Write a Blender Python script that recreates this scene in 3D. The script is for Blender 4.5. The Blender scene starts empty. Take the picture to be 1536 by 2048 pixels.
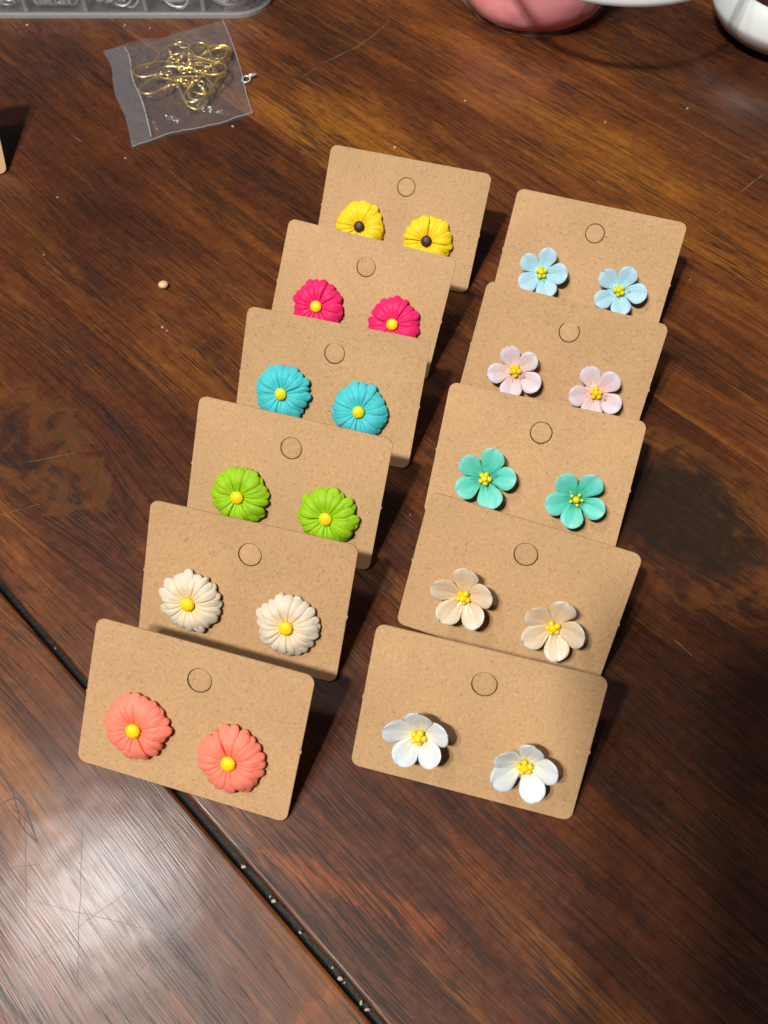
import bpy, bmesh, math, random
from mathutils import Vector, Matrix, noise

random.seed(7)
CM = 0.01
R = math.radians
SC = bpy.context.scene
COL = SC.collection

# ------------------------------------------------------------------ camera
cam_d = bpy.data.cameras.new("camera")
cam = bpy.data.objects.new("camera", cam_d)
COL.objects.link(cam)
cam.location = (0, 0, 0.20225)
cam.rotation_euler = (R(90 - 59.712), 0, 0)
cam_d.sensor_fit = 'VERTICAL'
cam_d.sensor_height = 24.0
cam_d.lens = 1773.99 / 2048 * 24.0
cam_d.clip_start = 0.005
cam_d.clip_end = 20
cam_d.dof.use_dof = True
cam_d.dof.focus_distance = 0.232
cam_d.dof.aperture_fstop = 20
SC.camera = cam

# ------------------------------------------------------------------ room light
W = bpy.data.worlds.new("World")
SC.world = W
W.use_nodes = True
bg = W.node_tree.nodes["Background"]
bg.inputs[0].default_value = (0.95, 0.95, 1.0, 1)
bg.inputs[1].default_value = 0.038

# three bulbs of one ceiling fixture, up on the left behind the camera
def bulb(name, loc, power, radius, col=(1.0, 0.935, 0.85)):
    d = bpy.data.lights.new(name, 'POINT')
    d.energy = power
    d.shadow_soft_size = radius
    d.color = col
    o = bpy.data.objects.new(name, d)
    COL.objects.link(o)
    o.location = loc
    return o
bulb("bulb", (-0.36, -0.33, 1.15), 50, 0.034)
bulb("bulb", (-0.48, -0.28, 1.15), 34, 0.034)
bulb("bulb", (-0.405, 0.165, 1.15), 13, 0.07, (1.0, 0.98, 0.96))

SC.view_settings.view_transform = 'Standard'
SC.view_settings.look = 'None'
SC.view_settings.exposure = 0.0
SC.view_settings.gamma = 1.0
SC.view_settings.use_curve_mapping = False
SC.cycles.use_denoising = True
SC.cycles.max_bounces = 6
SC.cycles.diffuse_bounces = 3
SC.cycles.glossy_bounces = 3
SC.cycles.transparent_max_bounces = 16
SC.cycles.caustics_reflective = False
SC.cycles.caustics_refractive = False
SC.cycles.sample_clamp_indirect = 6

# ------------------------------------------------------------------ helpers
def s2l(r, g, b):
    f = lambda c: (c / 255 / 12.92) if c / 255 <= 0.04045 else ((c / 255 + 0.055) / 1.055) ** 2.4
    return (f(r), f(g), f(b), 1.0)

def mk(name, verts, faces, mat=None, parent=None, smooth=True, scale=CM):
    me = bpy.data.meshes.new(name)
    me.from_pydata([tuple(c * scale for c in v) for v in verts], [], faces)
    me.update()
    if smooth:
        me.polygons.foreach_set('use_smooth', [True] * len(me.polygons))
    return link(name, me, mat, parent)

def link(name, me, mat=None, parent=None):
    o = bpy.data.objects.new(name, me)
    COL.objects.link(o)
    if mat is not None and len(me.materials) == 0:
        me.materials.append(mat)
    if parent is not None:
        o.parent = parent
    return o

def from_bm(name, bm, mat=None, parent=None, smooth=True, scale=CM):
    for v in bm.verts:
        v.co *= scale
    bmesh.ops.recalc_face_normals(bm, faces=bm.faces)
    me = bpy.data.meshes.new(name)
    bm.to_mesh(me)
    bm.free()
    if smooth:
        me.polygons.foreach_set('use_smooth', [True] * len(me.polygons))
    return link(name, me, mat, parent)

def empty(name, M=None, loc=None):
    o = bpy.data.objects.new(name, None)
    o.empty_display_size = 0.005
    COL.objects.link(o)
    if M is not None:
        o.matrix_world = M
    if loc is not None:
        o.location = loc
    return o

def tag(o, label, cat, group=None):
    o['label'] = label
    o['category'] = cat
    if group:
        o['group'] = group
    return o

def lathe_data(prof, seg=48, closed=False):
    """prof: list of (r, z) from bottom centre to top; returns verts, faces"""
    vs, fs = [], []
    n = len(prof)
    for k in range(seg):
        a = 2 * math.pi * k / seg
        for r, z in prof:
            vs.append((r * math.cos(a), r * math.sin(a), z))
    for k in range(seg):
        k2 = (k + 1) % seg
        for i in range(n - 1 if not closed else n):
            j = (i + 1) % n
            fs.append((k * n + i, k2 * n + i, k2 * n + j, k * n + j))
    return vs, fs

def tube(name, pts, rad, mat, parent=None, seg=8, closed=False, scale=CM, radii=None):
    pts = [Vector(p) for p in pts]
    n = len(pts)
    vs, fs = [], []
    up = Vector((0.13, 0.21, 0.97)).normalized()
    prev = None
    for i, p in enumerate(pts):
        if closed:
            t = (pts[(i + 1) % n] - pts[i - 1]).normalized()
        else:
            t = (pts[min(i + 1, n - 1)] - pts[max(i - 1, 0)]).normalized()
        if prev is None:
            a = t.cross(up)
            if a.length < 1e-4:
                a = t.cross(Vector((1, 0, 0)))
            a.normalize()
        else:
            a = (prev - t * prev.dot(t)).normalized()
        prev = a
        b = t.cross(a)
        rr = radii[i] if radii else rad
        for k in range(seg):
            an = 2 * math.pi * k / seg
            vs.append(p + a * math.cos(an) * rr + b * math.sin(an) * rr)
    m = n if closed else n - 1
    for i in range(m):
        j = (i + 1) % n
        for k in range(seg):
            k2 = (k + 1) % seg
            fs.append((i * seg + k, i * seg + k2, j * seg + k2, j * seg + k))
    if not closed:
        fs.append(tuple(range(seg))[::-1])
        fs.append(tuple((n - 1) * seg + k for k in range(seg)))
    return mk(name, vs, fs, mat, parent, True, scale)

def smooth_path(ctrl, per=8, closed=False):
    c = [Vector(p) for p in ctrl]
    n = len(c)
    out = []
    rng = range(n if closed else n - 1)
    for i in rng:
        if closed:
            p0, p1, p2, p3 = c[i - 1], c[i], c[(i + 1) % n], c[(i + 2) % n]
        else:
            p0, p1, p2, p3 = c[max(i - 1, 0)], c[i], c[i + 1], c[min(i + 2, n - 1)]
        for k in range(per):
            t = k / per
            out.append(0.5 * ((2 * p1) + (-p0 + p2) * t + (2 * p0 - 5 * p1 + 4 * p2 - p3) * t * t
                              + (-p0 + 3 * p1 - 3 * p2 + p3) * t ** 3))
    if not closed:
        out.append(c[-1])
    return out

# ------------------------------------------------------------------ node helper
class G:
    def __init__(self, name):
        self.m = bpy.data.materials.new(name)
        self.m.use_nodes = True
        self.t = self.m.node_tree
        self.bsdf = self.t.nodes["Principled BSDF"]
        self.out = self.t.nodes["Material Output"]
    def n(self, typ, **kw):
        nd = self.t.nodes.new(typ)
        for k, v in kw.items():
            setattr(nd, k, v)
        return nd
    def put(self, sock, v):
        if isinstance(v, bpy.types.NodeSocket):
            self.t.links.new(v, sock)
        elif v is not None:
            if isinstance(v, (int, float)) and sock.type in ('VECTOR',):
                v = (v, v, v)
            if sock.type == 'RGBA' and len(v) == 3:
                v = (*v, 1)
            sock.default_value = v
    def math(self, op, a, b=None, c=None, clamp=False):
        nd = self.n('ShaderNodeMath', operation=op, use_clamp=clamp)
        self.put(nd.inputs[0], a)
        if b is not None: self.put(nd.inputs[1], b)
        if c is not None: self.put(nd.inputs[2], c)
        return nd.outputs[0]
    def vmath(self, op, a, b=None, out=0):
        nd = self.n('ShaderNodeVectorMath', operation=op)
        self.put(nd.inputs[0], a)
        if b is not None: self.put(nd.inputs[1], b)
        return nd.outputs[out]
    def noise(self, vec, scale, detail=2, rough=0.5, dist=0, w=None, out='Fac'):
        nd = self.n('ShaderNodeTexNoise', noise_dimensions='3D' if w is None else '4D')
        self.put(nd.inputs['Vector'], vec)
        nd.inputs['Scale'].default_value = scale
        nd.inputs['Detail'].default_value = detail
        nd.inputs['Roughness'].default_value = rough
        nd.inputs['Distortion'].default_value = dist
        if w is not None: self.put(nd.inputs['W'], w)
        return nd.outputs[out]
    def ramp(self, fac, stops, interp='LINEAR'):
        nd = self.n('ShaderNodeValToRGB')
        cr = nd.color_ramp
        cr.interpolation = interp
        while len(cr.elements) < len(stops):
            cr.elements.new(0.5)
        for e, (p, c) in zip(cr.elements, stops):
            e.position = p
            e.color = (c, c, c, 1) if isinstance(c, (int, float)) else (c if len(c) == 4 else (*c, 1))
        self.put(nd.inputs[0], fac)
        return nd.outputs[0]
    def mix(self, fac, a, b, blend='MIX'):
        nd = self.n('ShaderNodeMix', data_type='RGBA', blend_type=blend)
        nd.clamp_factor = True
        self.put(nd.inputs[0], fac)
        self.put(nd.inputs[6], a)
        self.put(nd.inputs[7], b)
        return nd.outputs[2]
    def smooth(self, x, e0, e1, lo=0.0, hi=1.0):
        nd = self.n('ShaderNodeMapRange', interpolation_type='SMOOTHSTEP')
        self.put(nd.inputs[0], x)
        nd.inputs[1].default_value = e0
        nd.inputs[2].default_value = e1
        nd.inputs[3].default_value = lo
        nd.inputs[4].default_value = hi
        return nd.outputs[0]
    def bump(self, h, strength=0.3, dist=0.0002, normal=None):
        nd = self.n('ShaderNodeBump')
        nd.inputs['Strength'].default_value = strength
        nd.inputs['Distance'].default_value = dist
        self.put(nd.inputs['Height'], h)
        if normal is not None: self.put(nd.inputs['Normal'], normal)
        return nd.outputs[0]
    def coord(self, which='Object'):
        return self.n('ShaderNodeTexCoord').outputs[which]
    def xyz(self, v):
        nd = self.n('ShaderNodeSeparateXYZ')
        self.put(nd.inputs[0], v)
        return nd.outputs
    def comb(self, x, y, z):
        nd = self.n('ShaderNodeCombineXYZ')
        for i, a in enumerate((x, y, z)):
            self.put(nd.inputs[i], a)
        return nd.outputs[0]
    def set(self, **kw):
        for k, v in kw.items():
            self.put(self.bsdf.inputs[k.replace('_', ' ')], v)
        return self

# ------------------------------------------------------------------ materials
def segdist(g, P, a, b):
    """distance in metres (xy plane) from world position P to segment a-b given in cm"""
    a = Vector((a[0] * CM, a[1] * CM, 0)); b = Vector((b[0] * CM, b[1] * CM, 0))
    ab = b - a
    pa = g.vmath('SUBTRACT', P, tuple(a))
    t = g.math('MULTIPLY', g.vmath('DOT_PRODUCT', pa, tuple(ab), out='Value'), 1 / ab.length_squared, clamp=True)
    nd = g.n('ShaderNodeVectorMath', operation='SCALE')
    nd.inputs[0].default_value = tuple(ab)
    g.put(nd.inputs['Scale'], t)
    return g.vmath('LENGTH', g.vmath('SUBTRACT', pa, nd.outputs[0]), out='Value')

def polydist(g, P, pts):
    d = None
    for a, b in zip(pts, pts[1:]):
        e = segdist(g, P, a, b)
        d = e if d is None else g.math('MINIMUM', d, e)
    return d

SCR_LIGHT = [  # pale scratches in the varnish (table cm, half-width mm)
    ([(6.17, 9.07), (6.45, 8.84), (6.88, 8.44), (7.54, 7.66)], 0.13),
    ([(-3.28, 30.13), (-2.21, 31.34), (-0.92, 32.44), (0.04, 33.74), (0.53, 34.75)], 0.13),
    ([(-11.25, 27.42), (-10.32, 26.56)], 0.16),
    ([(-10.45, 13.22), (-9.15, 13.54), (-7.82, 13.82)], 0.07),
    ([(-10.12, 11.72), (-9.13, 12.06)], 0.06),
    ([(11.91, 24.19), (13.09, 25.31)], 0.14),
    ([(10.87, 23.1), (11.26, 23.46)], 0.10),
]
SCR_DARK = [
    ([(-6.62, 3.98), (-6.19, 0.87)], 0.06),
    ([(-7.45, 2.36), (-3.58, 1.51)], 0.06),
    ([(-8.21, 2.95), (-6.91, 3.16)], 0.06),
    ([(-5.04, 0.96), (-3.19, 3.0)], 0.05),
    ([(-7.92, 4.19), (-7.47, 2.07)], 0.06),
    ([(-5.15, 3.26), (-4.45, 3.77)], 0.05),
    ([(-7.2, 1.2), (-5.2, 2.7)], 0.045),
]
GOUGE = [
    ([(-8.5, 4.3), (-8.14, 4.44), (-7.77, 3.98), (-7.51, 3.48)], 0.35),
    ([(-8.52, 4.9), (-8.19, 4.41), (-7.95, 3.9), (-7.51, 3.48)], 0.25),
    ([(-4.81, 0.43), (-4.69, 0.65), (-4.58, 0.69), (-4.66, 0.45)], 0.3),
]

def wood():
    g = G("varnished_wood")
    P = g.n('ShaderNodeNewGeometry').outputs['Position']
    rnd = g.math('MULTIPLY', g.n('ShaderNodeObjectInfo').outputs['Random'], 40)
    px, py, pz = g.xyz(P)
    k = 1 / math.sqrt(2)
    u = g.math('MULTIPLY', g.math('SUBTRACT', px, py), k)
    v = g.math('MULTIPLY', g.math('ADD', px, py), k)
    # grain flows round the knots
    knots = [(-0.172, 0.030, 0.050, 0.020, 0.85, 0.55), (-0.0285, 0.138, 0.036, 0.022, 0.75, 1.0), (-0.335, 0.06, 0.05, 0.02, 0.6, 0.7)]
    dark = None
    for (uk, vk, su, sv, am, dk) in knots:
        du = g.math('DIVIDE', g.math('SUBTRACT', u, uk), su)
        dv = g.math('DIVIDE', g.math('SUBTRACT', v, vk), sv)
        r2 = g.math('ADD', g.math('MULTIPLY', du, du), g.math('MULTIPLY', dv, dv))
        e = g.math('POWER', 2.718, g.math('MULTIPLY', r2, -1.0))
        v = g.math('ADD', v, g.math('MULTIPLY', g.math('SUBTRACT', v, vk), g.math('MULTIPLY', e, -am)))
        e = g.math('MULTIPLY', e, dk)
        dark = e if dark is None else g.math('MAXIMUM', dark, e)
    base = g.comb(u, v, rnd)
    wob = g.noise(g.vmath('MULTIPLY', base, (9, 22, 1)), 1.0, 2, 0.5, out='Color')
    q = g.vmath('ADD', base, g.vmath('MULTIPLY', g.vmath('SUBTRACT', wob, (0.5, 0.5, 0.5)), (0.010, 0.009, 0)))
    def st(a, b, z=0.0): return g.vmath('ADD', g.vmath('MULTIPLY', q, (a, b, 1)), (0, 0, z))
    patch = g.noise(st(10, 30), 1.0, 4, 0.62, 0.4)
    streak = g.noise(st(12, 150, 7.0), 1.0, 4, 0.6, 0.3)
    fine = g.noise(st(22, 900, 3.0), 1.0, 3, 0.65)
    pore = g.noise(st(110, 3600, 11.0), 1.0, 1, 0.5)
    poredens = g.noise(st(28, 70, 19.0), 1.0, 2, 0.5)
    lines = g.noise(st(26, 2000, 23.0), 1.0, 2, 0.6)
    mott = g.noise(P, 380, 4, 0.7)
    c = g.ramp(patch, [(0.30, (0.056, 0.0172, 0.0078)), (0.43, (0.092, 0.0270, 0.0098)),
                       (0.55, (0.135, 0.041, 0.0110)), (0.68, (0.225, 0.080, 0.0145))])
    c = g.mix(g.smooth(streak, 0.50, 0.74, 0, 0.55), c, (0.036, 0.0130, 0.0080))
    c = g.mix(g.smooth(streak, 0.44, 0.28, 0, 0.5), c, (0.21, 0.082, 0.018))
    c = g.mix(1.0, c, g.ramp(fine, [(0.28, 0.74), (0.5, 1.0), (0.72, 1.16)]), 'MULTIPLY')
    c = g.mix(1.0, c, g.ramp(lines, [(0.34, 0.50), (0.45, 0.98), (0.7, 1.10)]), 'MULTIPLY')
    c = g.mix(1.0, c, g.ramp(mott, [(0.3, 0.78), (0.7, 1.2)]), 'MULTIPLY')
    thr = g.math('ADD', pore, g.math('MULTIPLY', g.math('SUBTRACT', poredens, 0.5), 0.55))
    pm = g.smooth(thr, 0.565, 0.635)
    c = g.mix(g.math('MULTIPLY', pm, 0.80), c, (0.012, 0.006, 0.0045))
    # each board has its own tone
    c = g.mix(1.0, c, g.n('ShaderNodeObjectInfo').outputs['Color'], 'MULTIPLY')
    # knots: dark heart with uneven rings
    kn = g.math('ADD', dark, g.math('MULTIPLY', g.math('SUBTRACT', g.noise(P, 75, 4, 0.65, 0.6), 0.5), 1.1))
    kn = g.math('MULTIPLY', kn, g.smooth(dark, 0.10, 0.40))
    c = g.mix(g.math('MULTIPLY', g.smooth(kn, 0.34, 0.86), 0.88), c, (0.012, 0.009, 0.008))
    ring = g.math('MULTIPLY', g.smooth(kn, 0.28, 0.40), g.smooth(kn, 0.56, 0.44))
    c = g.mix(g.math('MULTIPLY', ring, 0.40), c, (0.15, 0.055, 0.014))
    # worn orange streaks in the finish
    Pw = g.vmath('ADD', P, g.vmath('MULTIPLY', g.vmath('SUBTRACT', g.noise(P, 160, 3, 0.7, out='Color'), (0.5, 0.5, 0.5)), (0.007, 0.007, 0)))
    d = polydist(g, Pw, [(-2.56, 3.21), (-0.9, 2.66), (0.33, 2.1), (1.1, 1.86)])
    c = g.mix(g.smooth(d, 0.0030, 0.0008, 0, 0.8), c, g.mix(1.0, c, (2.0, 1.65, 1.0), 'MULTIPLY'))
    d = polydist(g, Pw, [(-1.67, 0.2), (-1.0, 0.62)])
    c = g.mix(g.smooth(d, 0.0026, 0.0006, 0, 0.7), c, g.mix(1.0, c, (1.6, 1.4, 1.0), 'MULTIPLY'))
    hgt = g.math('ADD', g.math('MULTIPLY', thr, -0.8), g.math('MULTIPLY', lines, 0.5))
    rough = g.math('ADD', g.ramp(mott, [(0.3, 0.32), (0.7, 0.46)]), g.math('MULTIPLY', pm, 0.2))
    nrm = g.bump(hgt, 0.22, 0.00010)
    nrm = g.bump(g.noise(P, 110, 1, 0.5), 0.18, 0.0005, nrm)
    g.set(Base_Color=c, Roughness=rough, Normal=nrm, Specular_IOR_Level=0.28, Coat_Weight=0.66, Coat_Roughness=0.195)
    g.put(g.bsdf.inputs['Coat Normal'], nrm)
    return g.m

def plain(name, col, rough=0.5, metal=0, bump=None, spec=0.5, coat=0, **kw):
    g = G(name)
    g.set(Base_Color=col, Roughness=rough, Metallic=metal, Specular_IOR_Level=spec, Coat_Weight=coat)
    if bump:
        sc, stg, dist = bump
        g.set(Normal=g.bump(g.noise(g.coord(), sc, 4, 0.6), stg, dist))
    for k, v in kw.items():
        g.put(g.bsdf.inputs[k.replace('_', ' ')], v)
    return g.m

def kraft():
    g = G("kraft_card")
    o = g.coord()
    rnd = g.math('MULTIPLY', g.n('ShaderNodeObjectInfo').outputs['Random'], 30)
    sh = g.comb(0.0, 0.0, rnd)
    mot = g.noise(g.vmath('ADD', g.vmath('MULTIPLY', o, (1150, 1350, 1)), sh), 1.0, 4, 0.8)
    c = g.ramp(mot, [(0.26, s2l(175, 141, 103)), (0.5, s2l(188, 153, 112)), (0.74, s2l(199, 165, 124))])
    wc = g.vmath('ADD', o, g.vmath('MULTIPLY', g.noise(o, 320, 1, out='Color'), (0.0014, 0.0014, 0)))
    for i, (ang, dk) in enumerate(((0.3, 1), (1.9, 1), (1.1, 0))):
        mp = g.n('ShaderNodeMapping')
        g.put(mp.inputs[0], wc)
        mp.inputs['Rotation'].default_value = (0, 0, ang)
        f = g.noise(g.vmath('ADD', g.vmath('MULTIPLY', mp.outputs[0], (900, 5200, 1)), g.vmath('ADD', sh, (0, 0, i * 5.3))), 1.0, 0, 0.5)
        if dk:
            c = g.mix(g.smooth(f, 0.72, 0.82, 0, 0.6), c, s2l(104, 74, 50))
        else:
            c = g.mix(g.smooth(f, 0.73, 0.84, 0, 0.35), c, s2l(236, 206, 168))
    big = g.noise(g.vmath('ADD', g.vmath('MULTIPLY', o, (45, 45, 1)), sh), 1.0, 2)
    c = g.mix(1.0, c, g.ramp(big, [(0.3, 0.93), (0.7, 1.05)]), 'MULTIPLY')
    tint = g.n('ShaderNodeObjectInfo').outputs['Random']
    c = g.mix(1.0, c, g.ramp(tint, [(0.0, (0.95, 0.93, 0.90)), (0.5, (1.0, 1.0, 1.0)), (1.0, (1.04, 1.02, 1.0))]), 'MULTIPLY')
    nrm = g.bump(g.noise(o, 2400, 1), 0.3, 0.00008)
    g.set(Base_Color=c, Roughness=0.72, Specular_IOR_Level=0.28, Normal=nrm)
    return g.m

def clay(name, col, tip=None, inner=None, rough=0.60, sss=0.18, span=(0.1, 0.75), coat=0.0):
    g = G(name)
    o = g.coord()
    c = None
    x = g.vmath('LENGTH', g.vmath('MULTIPLY', o, (1, 1, 0)), out='Value')
    t = g.math('DIVIDE', g.math('SUBTRACT', x, span[0] * CM), (span[1] - span[0]) * CM, clamp=True)
    t = g.math('ADD', t, g.math('MULTIPLY', g.math('SUBTRACT', g.noise(o, 500, 3), 0.5), 0.25))
    if inner is not None or tip is not None:
        c = g.ramp(t, [(0.0, inner or col), (0.45, col), (1.0, tip or col)])
    else:
        c = g.mix(0.0, col, col)
    mot = g.noise(o, 380, 3, 0.6)
    c = g.mix(1.0, c, g.ramp(mot, [(0.3, 0.94), (0.7, 1.05)]), 'MULTIPLY')
    h = g.noise(g.vmath('MULTIPLY', o, (0.3, 1, 1)), 1900, 2, 0.6)
    g.set(Base_Color=c, Roughness=rough, Specular_IOR_Level=0.35, Normal=g.bump(h, 0.30, 0.00016),
          Subsurface_Weight=sss, Subsurface_Scale=0.0012, Coat_Weight=coat, Coat_Roughness=0.12)
    g.bsdf.inputs['Subsurface Radius'].default_value = (1.0, 0.7, 0.5)
    return g.m

def stipple(name, col, col2):
    g = G(name)
    o = g.coord()
    vo = g.n('ShaderNodeTexVoronoi')
    vo.inputs['Scale'].default_value = 2600
    g.put(vo.inputs['Vector'], o)
    c = g.mix(g.smooth(vo.outputs['Distance'], 0.2, 0.8), col, col2)
    g.set(Base_Color=c, Roughness=0.5, Normal=g.bump(vo.outputs['Distance'], 0.5, -0.00012), Subsurface_Weight=0.1,
          Subsurface_Scale=0.001)
    return g.m

def film(name, haze=0.12, rough=0.08, bump_s=0.0, tint=(0.97, 0.98, 1.0), hcol=(0.8, 0.84, 0.9), ior=1.45, gl=1.0):
    """thin clear plastic: lets light straight through, mirrors at grazing angles, slightly milky"""
    g = G(name)
    tr = g.n('ShaderNodeBsdfTransparent'); g.put(tr.inputs[0], tint)
    gs = g.n('ShaderNodeBsdfGlossy'); gs.inputs['Roughness'].default_value = rough
    df = g.n('ShaderNodeBsdfDiffuse'); g.put(df.inputs[0], hcol)
    ge = g.n('ShaderNodeNewGeometry')
    nv = ge.outputs['Normal']
    if bump_s:
        nb = g.bump(g.noise(g.coord(), 260, 4, 0.6), bump_s, 0.0006)
        g.put(gs.inputs['Normal'], nb); nv = nb
    m1 = g.n('ShaderNodeMixShader'); m1.inputs[0].default_value = haze
    g.t.links.new(tr.outputs[0], m1.inputs[1]); g.t.links.new(df.outputs[0], m1.inputs[2])
    cs = g.math('ABSOLUTE', g.vmath('DOT_PRODUCT', nv, ge.outputs['Incoming'], out='Value'))
    f0 = ((ior - 1) / (ior + 1)) ** 2
    fre = g.math('MULTIPLY_ADD', g.math('POWER', g.math('SUBTRACT', 1.0, cs, clamp=True), 5.0), 1 - f0, f0)
    m2 = g.n('ShaderNodeMixShader')
    g.put(m2.inputs[0], g.math('MULTIPLY', fre, gl, clamp=True))
    g.t.links.new(m1.outputs[0], m2.inputs[1]); g.t.links.new(gs.outputs[0], m2.inputs[2])
    g.t.links.new(m2.outputs[0], g.out.inputs['Surface'])
    return g.m

M_WOOD = wood()
M_GROOVE = plain("groove_black", (0.006, 0.005, 0.005, 1), 0.5, bump=(900, 0.6, 0.0003), spec=0.25)
M_KRAFT = kraft()
M_GOLD = plain("gold_wire", (0.95, 0.72, 0.26, 1), 0.30, 0.88)
M_SILVER = plain("silver_wire", (0.95, 0.97, 1.0, 1), 0.32, 0.55)
M_STEEL = plain("post_steel", (0.6, 0.6, 0.62, 1), 0.25, 1.0)
YEL = s2l(255, 216, 8)
M_CENTRE = stipple("yellow_centre", YEL, s2l(252, 204, 0))
M_CENTRE_LIME = stipple("lime_yellow_centre", s2l(238, 226, 16), s2l(212, 200, 0))
M_CENTRE_DK = stipple("brown_centre", s2l(74, 52, 48), s2l(40, 26, 24))
M_STAMEN = plain("stamen_yellow", s2l(248, 206, 20), 0.42, Subsurface_Weight=0.15, Subsurface_Scale=0.001)
M_STAMEN_LIME = plain("stamen_lime", s2l(226, 218, 30), 0.42, Subsurface_Weight=0.15, Subsurface_Scale=0.001)

# ------------------------------------------------------------------ table
PITCH = []   # plank edges in v (cm)
RT = Matrix.Rotation(R(-45), 4, 'Z')
table = empty("table", RT)
tag(table, "dark brown varnished wooden table of diagonal planks with a black leaf joint", "table")
left_edges = [-60, -51, -41.5, -31, -20.5, -10.8, -0.08]
right_edges = [0.09, 6.6, 16.52, 28.28, 38.5, 49, 60, 70]
def plank(v0, v1, e0, e1):
    """extruded along u; e0/e1 edge style: 'j' tight joint, 'g' rounded edge at the leaf gap"""
    prof = []
    TH = 1.6
    def edge(style, v, sgn):
        if style == 'g':
            r = 0.10
            return [(v, -0.45), (v, -r)] + [(v + sgn * r * (1 - math.cos(a)), -r + r * math.sin(a)) for a in (R(20), R(40), R(60), R(78))] + [(v + sgn * r * 1.0, 0), (v + sgn * r * 1.15, 0)]
        return [(v + sgn * 0.003, -0.45), (v + sgn * 0.003, -0.012), (v + sgn * 0.012, 0.0), (v + sgn * 0.02, 0.0)]
    a = edge(e0, v0, 1)
    b = edge(e1, v1, -1)
    prof = [(v0 + 0.004, -TH)] + a + b[::-1] + [(v1 - 0.004, -TH)]
    n = len(prof)
    vs = [(-75, p[0], p[1]) for p in prof] + [(75, p[0], p[1]) for p in prof]
    fs = [(i, i + n, (i + 1) % n + n, (i + 1) % n) for i in range(n)] + [tuple(range(n)), tuple(range(2 * n - 1, n - 1, -1))]
    me_o = mk("plank", vs, fs, M_WOOD, table, smooth=False)
    if e0 == 'g' or e1 == 'g':
        me_o.data.materials.append(M_GROOVE)
        for p in me_o.data.polygons:
            cz = p.center.z / CM
            cv = p.center.y / CM
            if -0.5 < cz < -0.055 and abs(cv) < 0.3:
                p.material_index = 1
    return me_o
TONE = {0.09: (0.95, 0.92, 0.95), 6.6: (0.90, 0.88, 0.92), 16.52: (1.40, 1.42, 1.15), 28.28: (0.95, 0.95, 0.95)}
for a, b in zip(left_edges, left_edges[1:]):
    plank(a, b, 'j', 'g' if b > -0.2 else 'j')
for a, b in zip(right_edges, right_edges[1:]):
    plank(a, b, 'g' if a < 0.2 else 'j', 'j').color = (*TONE.get(a, (1, 1, 1)), 1)
M_SCR_L = plain("scratched_varnish", (0.24, 0.17, 0.12, 1), 0.6)
M_SCR_D = plain("dark_scratch", (0.040, 0.026, 0.020, 1), 0.4)
def scratch(pts, w, mat, brk):
    """a thin ragged mark lying in the varnish"""
    iR = RT.inverted()
    path = smooth_path([iR @ Vector((x, y, 0)) for x, y in pts], 14)
    vs, fs = [], []
    n = len(path)
    for i, p in enumerate(path):
        t = (path[min(i + 1, n - 1)] - path[max(i - 1, 0)]).normalized()
        sd_ = Vector((-t.y, t.x, 0))
        jit = noise.noise(p * 2.7) * 0.03
        e = math.sin(math.pi * (i + 0.5) / n) ** 0.4
        ww = w * 0.1 * e * (0.6 + 0.8 * abs(noise.noise(p * 5.1)))
        if brk and noise.noise(p * 1.9 + Vector((4, 1, 2))) < -0.12:
            ww *= 0.15
        c_ = p + sd_ * jit
        vs += [c_ + sd_ * ww + Vector((0, 0, 0.0025)), c_ + Vector((0, 0, 0.0035)), c_ - sd_ * ww + Vector((0, 0, 0.0025))]
    for i in range(n - 1):
        k = i * 3
        fs += [(k, k + 3, k + 4, k + 1), (k + 1, k + 4, k + 5, k + 2)]
    return mk("scratch", vs, fs, mat, table)
for pts, w in SCR_LIGHT: scratch(pts, w * 1.0, M_SCR_L, True)
for pts, w in SCR_DARK: scratch(pts, w * 1.0, M_SCR_D, False)
for pts, w in GOUGE: scratch(pts, w * 0.8, M_SCR_D, False)
mk("joint_strip", [(-75, -0.16, -0.24), (75, -0.16, -0.24), (75, 0.16, -0.24), (-75, 0.16, -0.24),
                   (-75, -0.16, -0.5), (75, -0.16, -0.5), (75, 0.16, -0.5), (-75, 0.16, -0.5)],
   [(0, 1, 2, 3), (7, 6, 5, 4), (0, 4, 5, 1), (1, 5, 6, 2), (2, 6, 7, 3), (3, 7, 4, 0)], M_GROOVE, table, False)

# ------------------------------------------------------------------ cards
CW, CH, CT = 5.0, 3.49, 0.045
HOLE = (0.02, 2.69, 0.285)
def rounded_outline(nub=True):
    r = 0.20
    pts = []
    def arc(cx, cy, a0):
        for k in range(7):
            a = R(a0 + 90 * k / 6)
            pts.append((cx + r * math.cos(a), cy + r * math.sin(a)))
    arc(-CW / 2 + r, r, 180)
    arc(CW / 2 - r, r, 270)
    if nub:  # little torn tab left by the die cutter
        y = 1.72
        pts.extend([(CW / 2, y - 0.05), (CW / 2 + 0.022, y - 0.025), (CW / 2 + 0.024, y + 0.025), (CW / 2, y + 0.05)])
    arc(CW / 2 - r, CH - r, 0)
    arc(-CW / 2 + r, CH - r, 90)
    if nub:
        y = 1.72
        pts.extend([(-CW / 2, y + 0.05), (-CW / 2 - 0.020, y + 0.02), (-CW / 2 - 0.018, y - 0.03), (-CW / 2, y - 0.05)])
    return pts
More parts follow.
